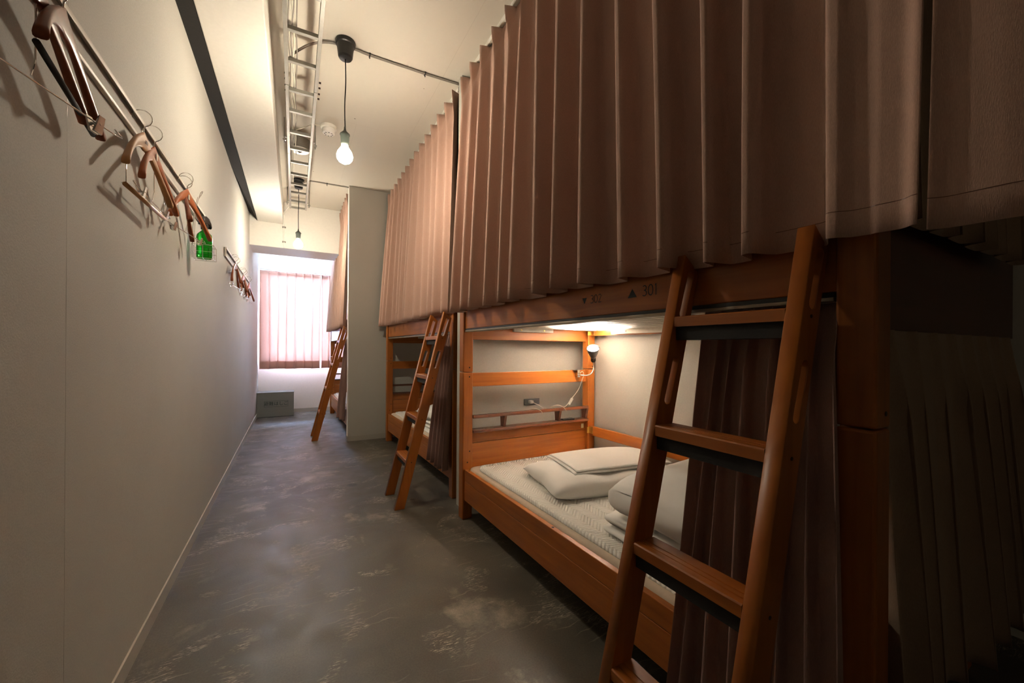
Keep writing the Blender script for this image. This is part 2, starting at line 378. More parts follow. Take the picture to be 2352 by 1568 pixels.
# right-hand walls and partitions
def wr(name, y0, y1, xa):
    x0, x1 = xa+.0192*(y1-y0), xa
    return struct(MB().hexa([(x0, y0, 0), (2.30, y0, 0), (2.30, y1, 0), (x1, y1, 0), (x0, y0, CZ), (2.30, y0, CZ), (2.30, y1, CZ), (x1, y1, CZ)]).build(name, 'wall_paper'))
wr('wall_right', .46, 2.59, 2.058); wr('wall_right_middle', 2.655, 5.0, 2.060); wr('wall_right_far', 5.10, 7.65, 2.06)
struct(MB().box(2.45, 2.57, -3.1, 2.4, 0, CZ).build('wall_right_near', 'wall_plaster'))
struct(MB().box(2.12, 2.57, 2.4, 2.5, 0, CZ).build('wall_gap_filler', 'dark_gap'))  # added to close the gap; its darkness is put into the near-black colour
struct(MB().box(-.65, 2.57, -3.2, -3.1, 0, CZ).build('wall_front', 'wall_paper'))
struct(MB().box(1.010, 2.12, 2.59, 2.655, 0, CZ-.001).build('wall_partition', 'wall_paper'))
struct(MB().box(.553, 2.12, 5.0, 5.10, 0, CZ-.001).build('wall_divider', 'wall_paper'))
struct(MB().box(.548, 2.1, 4.995, 5.0, 0, .062).box(.547, .553, 4.995, 5.105, 0, .062).build('baseboard_divider', 'baseboard_vinyl'))
struct(MB().box(.5515, .5535, 4.997, 5.101, .062, CZ-.01).build('trim_4', 'sealing'))

# ------------------------------------------------------------------ bunk beds
RZ = math.radians(1.1)
def arc(cx, cz, r, a0, a1, n=8): return [(cx+r*math.cos(a0+(a1-a0)*i/n), cz+r*math.sin(a0+(a1-a0)*i/n)) for i in range(n+1)]
def digit(c, h):
    """thin-stroke numeral as a list of strokes in (u, v), width returned"""
    if c == '3':
        s = [arc(.23*h, .76*h, .22*h, PI*.75, -PI/2, 10), arc(.21*h, .27*h, .26*h, PI/2, -PI*.75, 12)]; return s, .50*h
    if c == '0': return [[(.30*h+.27*h*math.cos(a*PI/12), .5*h+.49*h*math.sin(a*PI/12)) for a in range(25)]], .62*h
    if c == '1': return [[(.05*h, .88*h), (.13*h, 1.*h), (.13*h, 0)]], .3*h
    if c == '2': return [arc(.24*h, .76*h, .22*h, PI*.85, -PI*.12, 8) + [(.03*h, .01*h), (.47*h, .01*h)]], .52*h
def lettering(parent, items):
    """items: (text, y, z, height, triangle up) printed on the fascia's outer face"""
    bm = bmesh.new(); X = -.0008
    def quad(a, c, w):
        d = Vector((c[0]-a[0], c[1]-a[1])); L = d.length
        if L < 1e-6: return
        d /= L; n = Vector((-d.y, d.x))*w/2; a = Vector(a)-d*w*.3; c = Vector(c)+d*w*.3
        P = [(a+n), (c+n), (c-n), (a-n)]
        bm.faces.new([bm.verts.new((X, -p.x, p.y)) for p in P])
    for text, y, z, h, up in items:
        u = -y
        if up: tri = [(u, z), (u+.040, z), (u+.020, z+h*.86)]
        else: tri = [(u, z+h*.78), (u+.026, z+h*.78), (u+.013, z)]
        bm.faces.new([bm.verts.new((X, -p[0], p[1])) for p in tri])
        u += .064 if up else .048
        for c in text:
            st, wd = digit(c, h)
            for s_ in st:
                for a, c2 in zip(s_[:-1], s_[1:]): quad((u+a[0], z+a[1]), (u+c2[0], z+c2[1]), h*.085)
            u += wd + .16*h
    me = bpy.data.meshes.new('lettering'); bm.to_mesh(me); bm.free()
    return link('lettering', me, 'print_grey', parent)
def make_bunk(loc, label, letters=True, rz=RZ):
    t = thing('bunk_bed', label, 'bunk bed', loc, rz, 'wooden bunk beds along the corridor')
    P = .068
    for (x, y) in ((0, 0), (1.033, 0), (0, -2.049), (1.033, -1.96)):
        MB().box(x, x+P, y, y+P, 0, .9435).build('post', 'wood_z', t, bevel=.006, seg=3)
        MB().box(x, x+P, y, y+P, .9465, 1.50).build('post', 'wood_z', t, bevel=.006, seg=3)
    # lower and upper side rails
    q = MB(); q.box(.012, .038, -1.981, 0, .125, .2465).box(.0125, .038, -1.981, 0, .2480, .3215)
    r = q.build('side_rail', 'wood_y', t, bevel=.0025)
    for yb in (-.045, -.95): MB().lathe([(.006, 0), (.006, .001)], (.026, yb, .3212), n=12).build('bolt', 'bolt_dark', r)
    MB().box(1.045, 1.07, -1.981, 0, .44, .51).build('back_rail', 'wood_y', t, bevel=.003)
    MB().box(1.045, 1.07, -1.981, 0, .125, .30).build('back_rail', 'wood_y', t, bevel=.003)
    f = MB().box(.012, .038, -1.981, 0, 1.2235, 1.45).build('fascia', 'wood_y', t, bevel=.003)
    MB().box(1.045, 1.07, -1.981, 0, 1.2, 1.46).build('back_fascia', 'wood_y', t, bevel=.003)
    if letters:
        for it in (('302', -1.156, 1.273, .030, False), ('301', -1.392, 1.272, .034, True)):
            l = lettering(f, [it]); l.location = (.012, 0, 0)
    # curtain track under the fascia
    MB().box(.010, .036, -1.975, -.004, 1.2135, 1.2232).build('curtain_track', 'black_plastic', t)
    MB().box(.008, .034, -1.975, -.004, 1.2035, 1.2130).build('curtain_track', 'track_alu', t, bevel=.002)
    # slatted base of the upper berth with white battens
    q = MB()
    y = -1.95
    while y < -.03:
        q.box(.040, 1.043, y, y+.048, 1.238, 1.252); y += .078
    q.build('slats', 'slat_white', t, bevel=.002)
    MB().box(.044, .07, -1.97, -.06, 1.206, 1.236).build('batten', 'slat_white', t)
    MB().box(1.02, 1.044, -1.9, -.26, 1.206, 1.240).build('batten', 'slat_white', t)
    bt = MB().box(.37, .70, -.006, .016, 1.214, 1.240).build('batten', 'slat_white', t, bevel=.002)
    for x in (.43, .62): MB().tube([(x, -.0075, 1.228), (x, -.004, 1.228)], .006).build('screw', 'brass', bt)
    for yy in (-.4, -.72, -1.05): MB().tube([(1.019, yy, 1.223), (1.021, yy, 1.223)], .005).build('screw', 'bolt_dark', t)
    # headboard
    Y0, Y1 = .028, .050
    MB().box(P, 1.033, Y0, Y1, 1.156, 1.40).build('headboard_plank', 'wood_x', t, bevel=.003)
    MB().box(P, 1.033, Y0, Y1, .848, .938).build('headboard_rail', 'wood_x', t, bevel=.003)
    MB().box(P, 1.033, Y0-.002, Y1, .16, .478).box(P, 1.033, Y0, Y1, .480, .548).build('headboard_panel', 'wood_x', t, bevel=.002)
    # slim shelf of dark wood with dividers
    sh = MB().box(P, 1.033, -.012, .060, .550, .568).build('shelf', 'darkwood_x', t, bevel=.003)
    MB().box(P, 1.033, -.010, .014, .644, .666).build('shelf_bar', 'darkwood_x', sh, bevel=.003)
    for x in (.30, .76, 1.015):
        MB().hexa([(x, .010, .568), (x+.018, .010, .568), (x+.018, .050, .568), (x, .050, .568),
                   (x, -.008, .644), (x+.018, -.008, .644), (x+.018, .058, .644), (x, .058, .644)]).build('divider', 'darkwood_z', sh)
    # foot end
    MB().box(P, 1.033, -1.985, -1.963, .16, .548).build('footboard', 'wood_x', t, bevel=.003)
    MB().box(P, 1.033, -1.985, -1.963, .848, .938).build('footboard', 'wood_x', t, bevel=.003)
    MB().box(P, 1.033, -1.985, -1.963, 1.150, 1.45).build('footboard', 'darkwood_x', t, bevel=.003)
    # brackets and bolts
    MB().box(1.026, 1.05, -.004, .002, .455, .50).box(1.040, 1.0445, -.045, 0, .455, .505).build('bracket', 'brass', t, bevel=.001)
    MB().box(1.026, 1.05, -.004, .002, 1.205, 1.235).box(1.040, 1.0445, -.055, 0, 1.205, 1.238).build('bracket', 'brass', t, bevel=.001)
    for (x, z) in ((.043, .975), (.043, .915), (.047, .435), (.032, .365), (1.078, .965), (1.078, .925)):
        MB().tube([(x, -.0012, z), (x, .004, z)], .005).build('bolt', 'bolt_dark', t)
    for (x, z) in ((.043, .365), (.043, .975)):
        MB().tube([(x, -2.0502, z), (x, -2.045, z)], .005).build('bolt', 'bolt_dark', t)
    return t
B1 = (.950, 2.386, 0); B2 = (.957, 4.80, 0); B3 = (.528, 7.24, 0)
def rzo(B): return math.radians(1.6) if B[1] == 4.80 else RZ
bed1 = make_bunk(B1, 'nearest bunk bed, orange-brown wood, numbers 301 and 302 printed on its upper rail')
bed2 = copy_tree(bed1); bed2.location = B2; bed2.rotation_euler = (0, 0, rzo(B2)); bed2['label'] = 'middle bunk bed between the grey divider wall and the nearest bunk'
bed3 = copy_tree(bed1); bed3.location = B3; bed3['label'] = 'farthest bunk bed behind the grey divider wall, beside the window'
for bb in (bed2, bed3):
    for ch in kids(bb):
        if ch.name.startswith('fascia'):
            for l in kids(ch): bpy.data.objects.remove(l)
def bed_pt(B, x, y, z=0):
    c, s = math.cos(rzo(B)), math.sin(rzo(B))
    return Vector((B[0]+x*c-y*s, B[1]+x*s+y*c, B[2]+z))

def mattress_set(B, which):
    t = thing('mattress', 'beige covered mattress in the lower berth of the '+which+' bunk', 'mattress', B, rzo(B), 'lower mattresses')
    def slab(x0, x1, y0, y1, z0, z1, r):
        q = MB(); N = 40; secs = []
        for z, ins in ((z0, .01), (z0+.02, 0), (z1-.025, 0), (z1-.006, .006), (z1, .022)):
            L = []
            for (cx, cy, a0) in ((x1-r, y1-r, 0), (x0+r, y1-r, PI/2), (x0+r, y0+r, PI), (x1-r, y0+r, 1.5*PI)):
                for k in range(7):
                    a = a0 + PI/2*k/6; L.append((cx+(r-ins)*math.cos(a), cy+(r-ins)*math.sin(a), z))
            secs.append(L)
        return q.loft(secs)
    slab(.042, 1.04, -1.955, .022, .19, .330, .05).build('mattress_body', 'mattress_beige', t, smooth=True)
    MB().box(.042, 1.043, -1.955, .02, .17, .189).build('mattress_base', 'slat_white', t)
    p = thing('mattress_pad', 'white quilted pad lying on the '+which+' lower mattress', 'mattress pad', B, rzo(B), 'quilted mattress pads')
    slab(.074, 1.03, -1.93, -.055, .3295, .341, .06).build('quilted_pad', 'quilted_pad', p, smooth=True)
    return t, p
mattress_set(B1, 'nearest'); mattress_set(B2, 'middle'); mattress_set(B3, 'farthest')
for B, w_ in ((B1, 'nearest'), (B2, 'middle'), (B3, 'farthest')):
    t = MB().box(.045, 1.018, -1.95, .015, 1.254, 1.37).build('upper_mattress', 'mattress_upper', None, bevel=.03)
    t.location = B; t.rotation_euler = (0, 0, rzo(B))
    tag(t, 'brown mattress resting on the upper slats of the '+w_+' bunk', 'mattress', 'upper mattresses')

# pillows, folded sheet, folded duvet
def cushion(name, label, cat, B, cx, cy, z0, L, Wd, H, ang, group=None, mat='linen', wr=.012, seed=1, pw=3.2, tilt=0.):
    rnd = random.Random(seed); q = MB(); nx, ny = 36, 26
    ph = [rnd.uniform(0, 6) for _ in range(8)]
    def pt(i, j, top):
        u = -1+2*i/nx; v = -1+2*j/ny
        e = max(0., (1-abs(u)**pw))*max(0., (1-abs(v)**pw)); e = e**.42
        wv = (math.sin(u*5+v*3+ph[0])+math.sin(v*7-u*4+ph[1])+.6*math.sin(u*11+ph[2]+v*2))*wr*e
        pull = 1 - .06*(1-abs(u))*abs(v) - 0
        x = u*L/2*(1-.07*(1-v*v)*0 - .05*(1-abs(v))**2*abs(u)); y = v*Wd/2*(1-.06*(1-abs(u))**2*abs(v))
        z = z0 + (H*.30 + (H*.70*e + wv if top else -H*.30*min(1, e*1.8)))
        return (x, y, z + tilt*(u+1)*.5*e)
    T = [[q.bm.verts.new(pt(i, j, True)) for j in range(ny+1)] for i in range(nx+1)]
    Bt = [[T[i][j] if i in (0, nx) or j in (0, ny) else q.bm.verts.new(pt(i, j, False)) for j in range(ny+1)] for i in range(nx+1)]
    for i in range(nx):
        for j in range(ny):
            q.bm.faces.new((T[i][j], T[i+1][j], T[i+1][j+1], T[i][j+1]))
            q.bm.faces.new((Bt[i][j+1], Bt[i+1][j+1], Bt[i+1][j], Bt[i][j]))
    o = q.build(name, mat, None, smooth=True)
    p = bed_pt(B, cx, cy); o.location = (p.x, p.y, 0); o.rotation_euler = (0, 0, rzo(B)+ang)
    tag(o, label, cat, group); return o
cushion('pillow', 'plump white pillow under a folded sheet on the nearest lower bunk', 'pillow', B1, .60, -.635, .342, .80, .50, .112, -.22, 'white pillows', seed=3, wr=.006)
cushion('pillow', 'white pillow on the lower berth of the middle bunk', 'pillow', B2, .60, -.50, .342, .66, .45, .12, .05, 'white pillows', seed=5)
# folded sheet draped over the pillow (several layers)
def folded(name, label, cat, B, cx, cy, L, Wd, zf, ang, layers, th, mat='linen', seed=2, group=None):
    rnd = random.Random(seed); q = MB()
    for k in range(layers):
        nx, ny = 26, 18; off = rnd.uniform(-.008, .008); off2 = rnd.uniform(-.006, .006)
        def pt(i, j, up):
            u = -1+2*i/nx; v = -1+2*j/ny
            x = u*(L/2-.004*k)+off; y = v*(Wd/2-.003*k)+off2
            rr = 1 - max(abs(u), abs(v))**10*.7*(.5)
            return (x, y, zf(x, y) + k*(th+.001) + (th*rr if up else th*(1-rr)))
        T = [[q.bm.verts.new(pt(i, j, 1)) for j in range(ny+1)] for i in range(nx+1)]
        D = [[q.bm.verts.new(pt(i, j, 0)) for j in range(ny+1)] for i in range(nx+1)]
        for i in range(nx):
            for j in range(ny):
                q.bm.faces.new((T[i][j], T[i+1][j], T[i+1][j+1], T[i][j+1])); q.bm.faces.new((D[i][j+1], D[i+1][j+1], D[i+1][j], D[i][j]))
        for i in range(nx):
            q.bm.faces.new((D[i][0], D[i+1][0], T[i+1][0], T[i][0])); q.bm.faces.new((T[i][ny], T[i+1][ny], D[i+1][ny], D[i][ny]))
        for j in range(ny):
            q.bm.faces.new((T[0][j], T[0][j+1], D[0][j+1], D[0][j])); q.bm.faces.new((D[nx][j], D[nx][j+1], T[nx][j+1], T[nx][j]))
    o = q.build(name, mat, None, smooth=True)
    p = bed_pt(B, cx, cy); o.location = (p.x, p.y, 0); o.rotation_euler = (0, 0, rzo(B)+ang)
    return tag(o, label, cat, group)
def zsheet(x, y):
    e = (max(0, 1-abs(x/.44)**3.2)*max(0, 1-abs(y/.29)**3.2))**.42
    return .370 + .088*e + .004*math.sin(9*x+4*y)
folded('folded_sheet', 'folded white sheet lying on top of the pillow in the nearest bunk', 'sheet', B1, .665, -.61, .62, .40, zsheet, -.22, 3, .006)
def zduv(x, y): return .344 + .012*math.sin(6*x+1)*0 + .0
# duvet: thick folded block with a rolled front edge
def duvet(B, label, cx, cy, L, Wd, H, ang, seed):
    t = thing('folded_duvet', label, 'duvet', (bed_pt(B, cx, cy).x, bed_pt(B, cx, cy).y, .343), rzo(B)+ang, 'folded duvets')
    hs = (.22*H, .22*H, .66*H)
    for k in range(3):
        z0 = sum(hs[:k]); q = MB(); secs = []; n = 26
        for i in range(n+1):
            s = i/n; x = -L/2+L*s; L_ = []
            puff = 1-.9*abs(2*s-1)**7
            hh = hs[k]*(.55+.45*puff)*(1 + .38*s*(k == 2)); wd = Wd/2*(1-.03*k)*(.90+.10*puff)
            for a in range(20):
                an = 2*PI*a/20; ca, sa = math.cos(an), math.sin(an)
                yy = wd*(abs(ca)**.35)*(1 if ca >= 0 else -1); zz = hh/2*(abs(sa)**.55)*(1 if sa >= 0 else -1)
                if sa > 0 and k == 2: zz += .02*math.cos(yy/wd*1.6)*puff + .035*s
                yy += .006*math.sin(13*s+k*2); zz += .0035*math.sin(17*s+yy*14+k)
                L_.append((x + .005*math.sin(yy*20+k), yy, z0+hs[k]/2+zz))
            secs.append(L_)
        q.loft(secs).build('fold', 'linen', t, smooth=True)
    return t
duvet(B1, 'folded white duvet behind the ladder on the nearest lower bunk', .56, -1.41, .84, .56, .21, -.06, 1)
duvet(B2, 'folded white duvet on the middle lower bunk, behind its ladder', .54, -1.15, .84, .60, .15, 0, 2)

# ------------------------------------------------------------------ ladders
def make_ladder(loc, label):
    t = thing('bunk_ladder', label, 'ladder', loc, 0, 'slanted wooden bunk ladders')
    k = .25; D = .066
    def fx(z): return k*z
    H = 1.36
    out_ = [(fx(0), 0.0), (fx(0)+D, 0.0), (fx(H-.045)+D, H-.045), (fx(H), H)]
    def slot(z0, z1):
        r = .0115; c = .034; pts = []
        d = Vector((k, 1)).normalized(); n = Vector((d.y, -d.x))
        a = Vector((fx(z0)+c, z0+r)); b_ = Vector((fx(z1)+c, z1-r))
        for i in range(9):
            an = PI*i/8; pts.append(a - d*r*math.sin(an) + n*r*math.cos(an))
        for i in range(9):
            an = PI*i/8; pts.append(b_ + d*r*math.sin(an) - n*r*math.cos(an))
        return [(p.x, p.y) for p in pts]
    for y in (-.155, .155):
        me = shape2d([out_, slot(1.185, 1.315), slot(.955, 1.08)], .034, .0015)
        me.transform(Matrix(((1, 0, 0, 0), (0, 0, -1, y), (0, 1, 0, 0), (0, 0, 0, 1))))
        link('stile', me, 'wood_z', t)
        for z in (1.17, .888, .60, .312):
            MB().tube([(fx(z)+.033, y+(.0172 if y > 0 else -.0172), z), (fx(z)+.033, y+(.0182 if y > 0 else -.0182), z)], .004, 8).build('plug', 'bolt_dark', t)
    for z in (1.188, .903, .614, .325):
        x = fx(z)
        q = MB()
        me_pts = [(x-.002, z-.027), (x-.002, z-.003), (x+.001, z), (x+.018, z), (x+.0185, z-.0015), (x+.0205, z-.0015), (x+.021, z), (x+.034, z), (x+.0345, z-.0015), (x+.0365, z-.0015), (x+.037, z), (x+.068, z), (x+.070, z-.003), (x+.070, z-.027)]
        q.loft([[(p[0], -.1375, p[1]) for p in me_pts], [(p[0], .1375, p[1]) for p in me_pts]])
        tr_ = q.build('tread', 'wood_y', t)
        MB().box(x+.006, x+.058, -.1375, .1375, z-.062, z-.0275).build('tread_support', 'black_bar', tr_)
    return t
lad1 = make_ladder((.600, .593, 0), 'nearest ladder, leaning on the nearest bunk, cut by the bottom of the frame')
dup(lad1, 'ladder leaning on the middle bunk, in front of its tied-back curtain', (.600, 2.905, 0))
dup(lad1, 'farthest ladder, leaning on the bunk behind the grey divider wall', (.182, 5.372, 0))

# ------------------------------------------------------------------ curtains
def interp(L, x):
    x = max(0, min(len(L)-1, x)); i = min(int(x), len(L)-2); f = x-i; return L[i]*(1-f)+L[i+1]*f
def curtain(name, label, group, top, bot, ztop, zbot, base_top, base_bot, amp, mat='curtain_pink', axis='y', over=.35, flip=1, thick=.0016, hem=True, wob=.004, seed=1, tilt=0., ppf=24, amp_top=.032, header=.07, rows=34, cat='curtain', shallow=()):
    """top/bot: positions of the fold ridges along the track; base_*: distance of the cloth plane as function of position; ridges stand out by amp"""
    N = len(top)-1; rnd = random.Random(seed); cols = N*ppf
    ra = [rnd.uniform(.62, 1.18) for _ in range(N+2)]; rp = [rnd.uniform(-.10, .10) for _ in range(N+2)]
    q = MB(); G = []
    zb = zbot if callable(zbot) else (lambda s: zbot)
    def prof(k):
        f = k - math.floor(k); c = max(0., min(1., .37+.76*math.cos(2*PI*f)+.05*math.sin(4*PI*f+1)))
        return c*c*(3-2*c)*.93 + .07*(.5+.5*math.cos(2*PI*f))
    for r in range(rows+1):
        v = r/rows; v = v**1.05
        row = []
        for c in range(cols+1):
            k = c/ppf; i = min(int(round(k)), N)
            f = k-math.floor(k)
            st = interp(top, k); sb = interp(bot, k)
            e = v**.8; s = st*(1-e)+sb*e
            pitch = abs(bot[min(i, N-1)+1]-bot[min(i, N-1)])
            # near the header: flat between narrow pinched pleats; lower down full folds
            pin = max(0, 1-abs(f if f < .5 else 1-f)/.13)
            body = prof(k)
            if int(math.floor(k)) in shallow: body = .80 + .20*body
            d = header/(ztop-zb(s)); g = min(1, v/(d*3.2)); g = g*g*(3-2*g)
            a = amp*ra[min(i, N)]*(.55+.45*v)
            out = (1-g)*(amp_top*2.0*pin) + g*a*body
            s += flip*over*g*math.sin(2*PI*f)*abs(interp(bot, min(N, math.floor(k)+1))-interp(bot, math.floor(k)))*.30*(-1 if bot[-1] > bot[0] else 1)
            s += wob*math.sin(3.1*v+k*1.7+seed)*g
            bt = base_top(s) if callable(base_top) else base_top; bb_ = base_bot(s) if callable(base_bot) else base_bot
            base = bt*(1-e)+bb_*e
            w = base - flip*0 - out
            z = ztop*(1-v)+zb(s)*v + (0 if v < 1 else 0) + .003*math.sin(k*2.3+seed)*v
            p = (w, s, z) if axis == 'y' else (s, w, z)
            row.append(q.bm.verts.new(p))
        G.append(row)
    for r in range(rows):
        for c in range(cols): q.bm.faces.new((G[r][c], G[r][c+1], G[r+1][c+1], G[r+1][c]))
    o = q.build(name, mat, None, smooth=True)
    md = o.modifiers.new('t', 'SOLIDIFY'); md.thickness = thick; md.offset = 0
    tag(o, label, cat, group)
    # stitched hem line
    if hem:
        bm2 = bmesh.new(); v0 = 1-.075/(ztop-zb(0)) if not callable(zbot) else 1-.075/(ztop-1.33)
        r0 = max(1, min(rows-1, int(round((v0**(1/1.05))*rows))))
        for (dx) in (0,):
            prev = None
            for c in range(cols+1):
                pa = Vector(o.data.vertices[r0*(cols+1)+c].co)
                off = Vector((-thick*.9, 0, 0)) if axis == 'y' else Vector((0, -thick*.9, 0))
                a = bm2.verts.new(pa+off+Vector((0, 0, .0006))); b_ = bm2.verts.new(pa+off-Vector((0, 0, .0006)))
                if prev: bm2.faces.new((prev[0], a, b_, prev[1]))
                prev = (a, b_)
        me = bpy.data.meshes.new('hem_seam'); bm2.to_mesh(me); bm2.free()
        link('hem_seam', me, 'darkwood_z', o)
    return o
def front(B): return lambda y: B[0] + math.tan(rzo(B))*(B[1]-y)      # world x of a bunk's outer face at world y
f1, f2, f3 = front(B1), front(B2), front(B3)
# nearest bunk, upper berth
T = [2.60-.1755*i for i in range(14)]
Bm = [2.42, 2.27, 2.11, 1.94, 1.78, 1.64, 1.39, 1.27, 1.10, .940, .775, .640, .548, .385, .262]
T = [2.565-.163*i for i in range(13)] + [.42, .268]
curtain('bunk_curtain', 'dusty pink pleated curtain closing the upper berth of the nearest bunk', 'upper berth curtains', T, Bm, 2.955, lambda s: 1.315+.015*min(1, max(0, (s-.3)/.8)), lambda s: 1.050, lambda s: f1(s)-.006, .100, over=.30, seed=4, wob=.004, shallow=(13,))
curtain('bunk_curtain', 'dusty pink curtain panel at the upper right corner of the photo, past a dark gap', 'upper berth curtains', [.254, .09, -.07, -.20], [.251, .080, -.07, -.20], 2.955, 1.30, 1.03, .975, .07, over=.5, seed=9, shallow=(0,))
# middle bunk
T = [4.95-.1715*i for i in range(14)]
Bm = [4.90, 4.72, 4.54, 4.34, 4.20, 4.04, 3.90, 3.74, 3.47, 3.27, 3.10, 2.97, 2.84, 2.66]
curtain('bunk_curtain', 'dusty pink pleated curtain closing the upper berth of the middle bunk', 'upper berth curtains', T, Bm, 2.955, 1.352, 1.045, lambda s: f2(s)-.006, .085, over=.3, seed=12)
# farthest bunk
T = [7.25-.159*i for i in range(14)]
Bm = [7.25-.157*i for i in range(14)]
curtain('bunk_curtain', 'dusty pink pleated curtain of the farthest bunk, beside the window and the divider wall', 'upper berth curtains', T, Bm, 2.955, 1.352, .60, lambda s: f3(s)-.008, .07, over=.3, seed=21)
# curtain rails on the ceiling
for (x, y0, y1, w_) in ((1.03, 2.50, .25, 'nearest'), (1.03, 2.72, 4.98, 'middle'), (.60, 5.13, 7.3, 'farthest')):
    o = MB().box(x+.0, x+.022, min(y0, y1), max(y0, y1), CZ-.030, CZ-.0005).build('curtain_rail', 'white_plastic', None, bevel=.002)
    tag(o, 'white ceiling curtain rail above the upper curtain of the '+w_+' bunk', 'curtain rail', 'ceiling curtain rails')
# lower berth curtains pushed to the ladder end
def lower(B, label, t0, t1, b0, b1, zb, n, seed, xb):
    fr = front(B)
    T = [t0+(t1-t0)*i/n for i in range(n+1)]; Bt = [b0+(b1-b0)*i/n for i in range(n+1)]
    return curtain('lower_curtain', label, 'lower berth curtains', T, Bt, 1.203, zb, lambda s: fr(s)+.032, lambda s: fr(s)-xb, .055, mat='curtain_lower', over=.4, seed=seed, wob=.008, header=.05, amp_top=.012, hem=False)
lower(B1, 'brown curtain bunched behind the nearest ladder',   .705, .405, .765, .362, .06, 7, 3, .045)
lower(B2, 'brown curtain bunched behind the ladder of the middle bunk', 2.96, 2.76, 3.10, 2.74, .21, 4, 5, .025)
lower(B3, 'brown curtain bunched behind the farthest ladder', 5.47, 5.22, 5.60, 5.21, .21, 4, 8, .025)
# curtains at the near end of the nearest bunk
curtain('end_curtain', 'beige curtain hanging at the near end of the nearest bunk, below a dark board', 'end curtains', [1.10+.140*i for i in range(9)], [1.14+.158*i for i in range(9)], 1.150, .19, .408, .385, .05, mat='curtain_end', axis='x', over=.6, seed=2, hem=False, flip=1, amp_top=.008)
curtain('end_curtain', 'beige curtain hem hanging above the dark board at the near end of the nearest bunk', 'end curtains', [1.12+.14*i for i in range(9)], [1.12+.14*i for i in range(9)], 2.955, 1.405, .415, .385, .05, mat='curtain_end', axis='x', over=.6, seed=7, hem=False, amp_top=.01)

o = MB().box(1.09, 2.445, .425, .447, 1.150, 1.62).build('valance_board', 'darkwood_x', None, bevel=.002)
tag(o, 'dark wooden board across the near end of the nearest bunk, above the beige curtain', 'board')
# window curtains
def wcurt(label, a, b_, n, seed):
    T = [a+(b_-a)*i/n for i in range(n+1)]
    o = curtain('window_curtain', label, 'window curtains', T, T, 2.325, .745, 7.50, 7.50, .035, mat='window_cloth', axis='x', over=.5, seed=seed, hem=False, amp_top=.014, wob=.006, rows=40, ppf=14)
    me = o.data; cols = n*14
    for nm, r0, r1 in (('header_tape', 0, 2), ('hem', 37, 40)):
        bm = bmesh.new(); rows = []
        for r in range(r0, r1+1):
            rows.append([bm.verts.new(Vector(me.vertices[r*(cols+1)+c].co)+Vector((0, .004, 0))) for c in range(cols+1)])
        for i in range(len(rows)-1):
            for c in range(cols): bm.faces.new((rows[i][c], rows[i][c+1], rows[i+1][c+1], rows[i+1][c]))
        m2 = bpy.data.meshes.new(nm); bm.to_mesh(m2); bm.free(); link(nm, m2, 'window_band', o, smooth=True)
    return o
wcurt('left window curtain, backlit pink, hanging from the corner of the left wall', -.485, .385, 7, 3)
wcurt('right window curtain, backlit pink, narrow strip beside the farthest bunk', .40, 1.35, 8, 6)
o = MB().box(-.50, 1.40, 7.50, 7.53, 2.335, 2.355).build('window_curtain_rail', 'white_plastic', None, bevel=.003)
for x in (-.3, .4, 1.2): MB().box(x, x+.02, 7.53, YW, 2.338, 2.352).build('bracket', 'white_plastic', o)
tag(o, 'white curtain rail above the window', 'curtain rail')

# ------------------------------------------------------------------ headboard fittings of the nearest bunk
def inbed(o, B): o.location = B; o.rotation_euler = (0, 0, RZ); return o
def reading_lamp(B, label, on=True):
    t = thing('reading_lamp', label, 'lamp', B, RZ, 'clip-on reading lamps')
    MB().box(.928, .952, -.003, .0275, .885, .942).box(.900, .952, .0, .056, .9385, .942).build('clamp', 'chrome', t, bevel=.001)
    path = smoothpath([(.940, -.004, .905), (.940, -.03, .903), (.975, -.052, .902), (1.010, -.06, .915), (1.030, -.062, .945), (1.036, -.058, .985), (1.031, -.060, 1.006)], 8)
    MB().tube(path, .0055, 10).build('gooseneck', 'chrome', t, smooth=True)
    a = Vector((1.031, -.060, 1.003)); d = Vector((-.40, -.42, .82)).normalized()
    M = d.to_track_quat('Z', 'Y').to_matrix()
    sk = MB(); sk.lathe([(.010, 0), (.014, .004), (.016, .012), (.0165, .038), (.019, .042)], a, M, 24)
    for k in range(12):
        an = 2*PI*k/12; c = M @ Vector((math.cos(an)*.0165, math.sin(an)*.0165, 0))
        sk.tube([a+c+d*.01, a+c+d*.036], .0022, 6)
    sk.build('lamp_socket', 'black_plastic', t, smooth=False)
    MB().lathe([(.019, .042), (.026, .06), (.040, .095), (.0455, .118), (.0475, .128), (.0445, .128), (.038, .10), (.018, .05)], a, M, 36).build('lamp_shade', 'black_plastic', t, smooth=True)
    MB().lathe([(.010, .055), (.034, .098), (.0415, .116), (.0415, .120), (.030, .1225), (.015, .124), (.002, .1245)], a, M, 32).build('bulb', 'reading_glow' if on else 'white_plastic', t, smooth=True)
    if on:
        li = bpy.data.lights.new('reading_light', 'SPOT'); li.energy = 1900; li.color = (1., .88, .77); li.spot_size = math.radians(98); li.spot_blend = .6; li.shadow_soft_size = .038
        lo = bpy.data.objects.new('reading_light', li); col.objects.link(lo); lo.parent = t
        lo.matrix_local = Matrix.Translation(a + d*.135) @ (-d).to_track_quat('Z', 'Y').to_matrix().to_4x4()
    return t
reading_lamp(B1, 'lit black reading lamp clipped to the headboard of the nearest lower bunk')
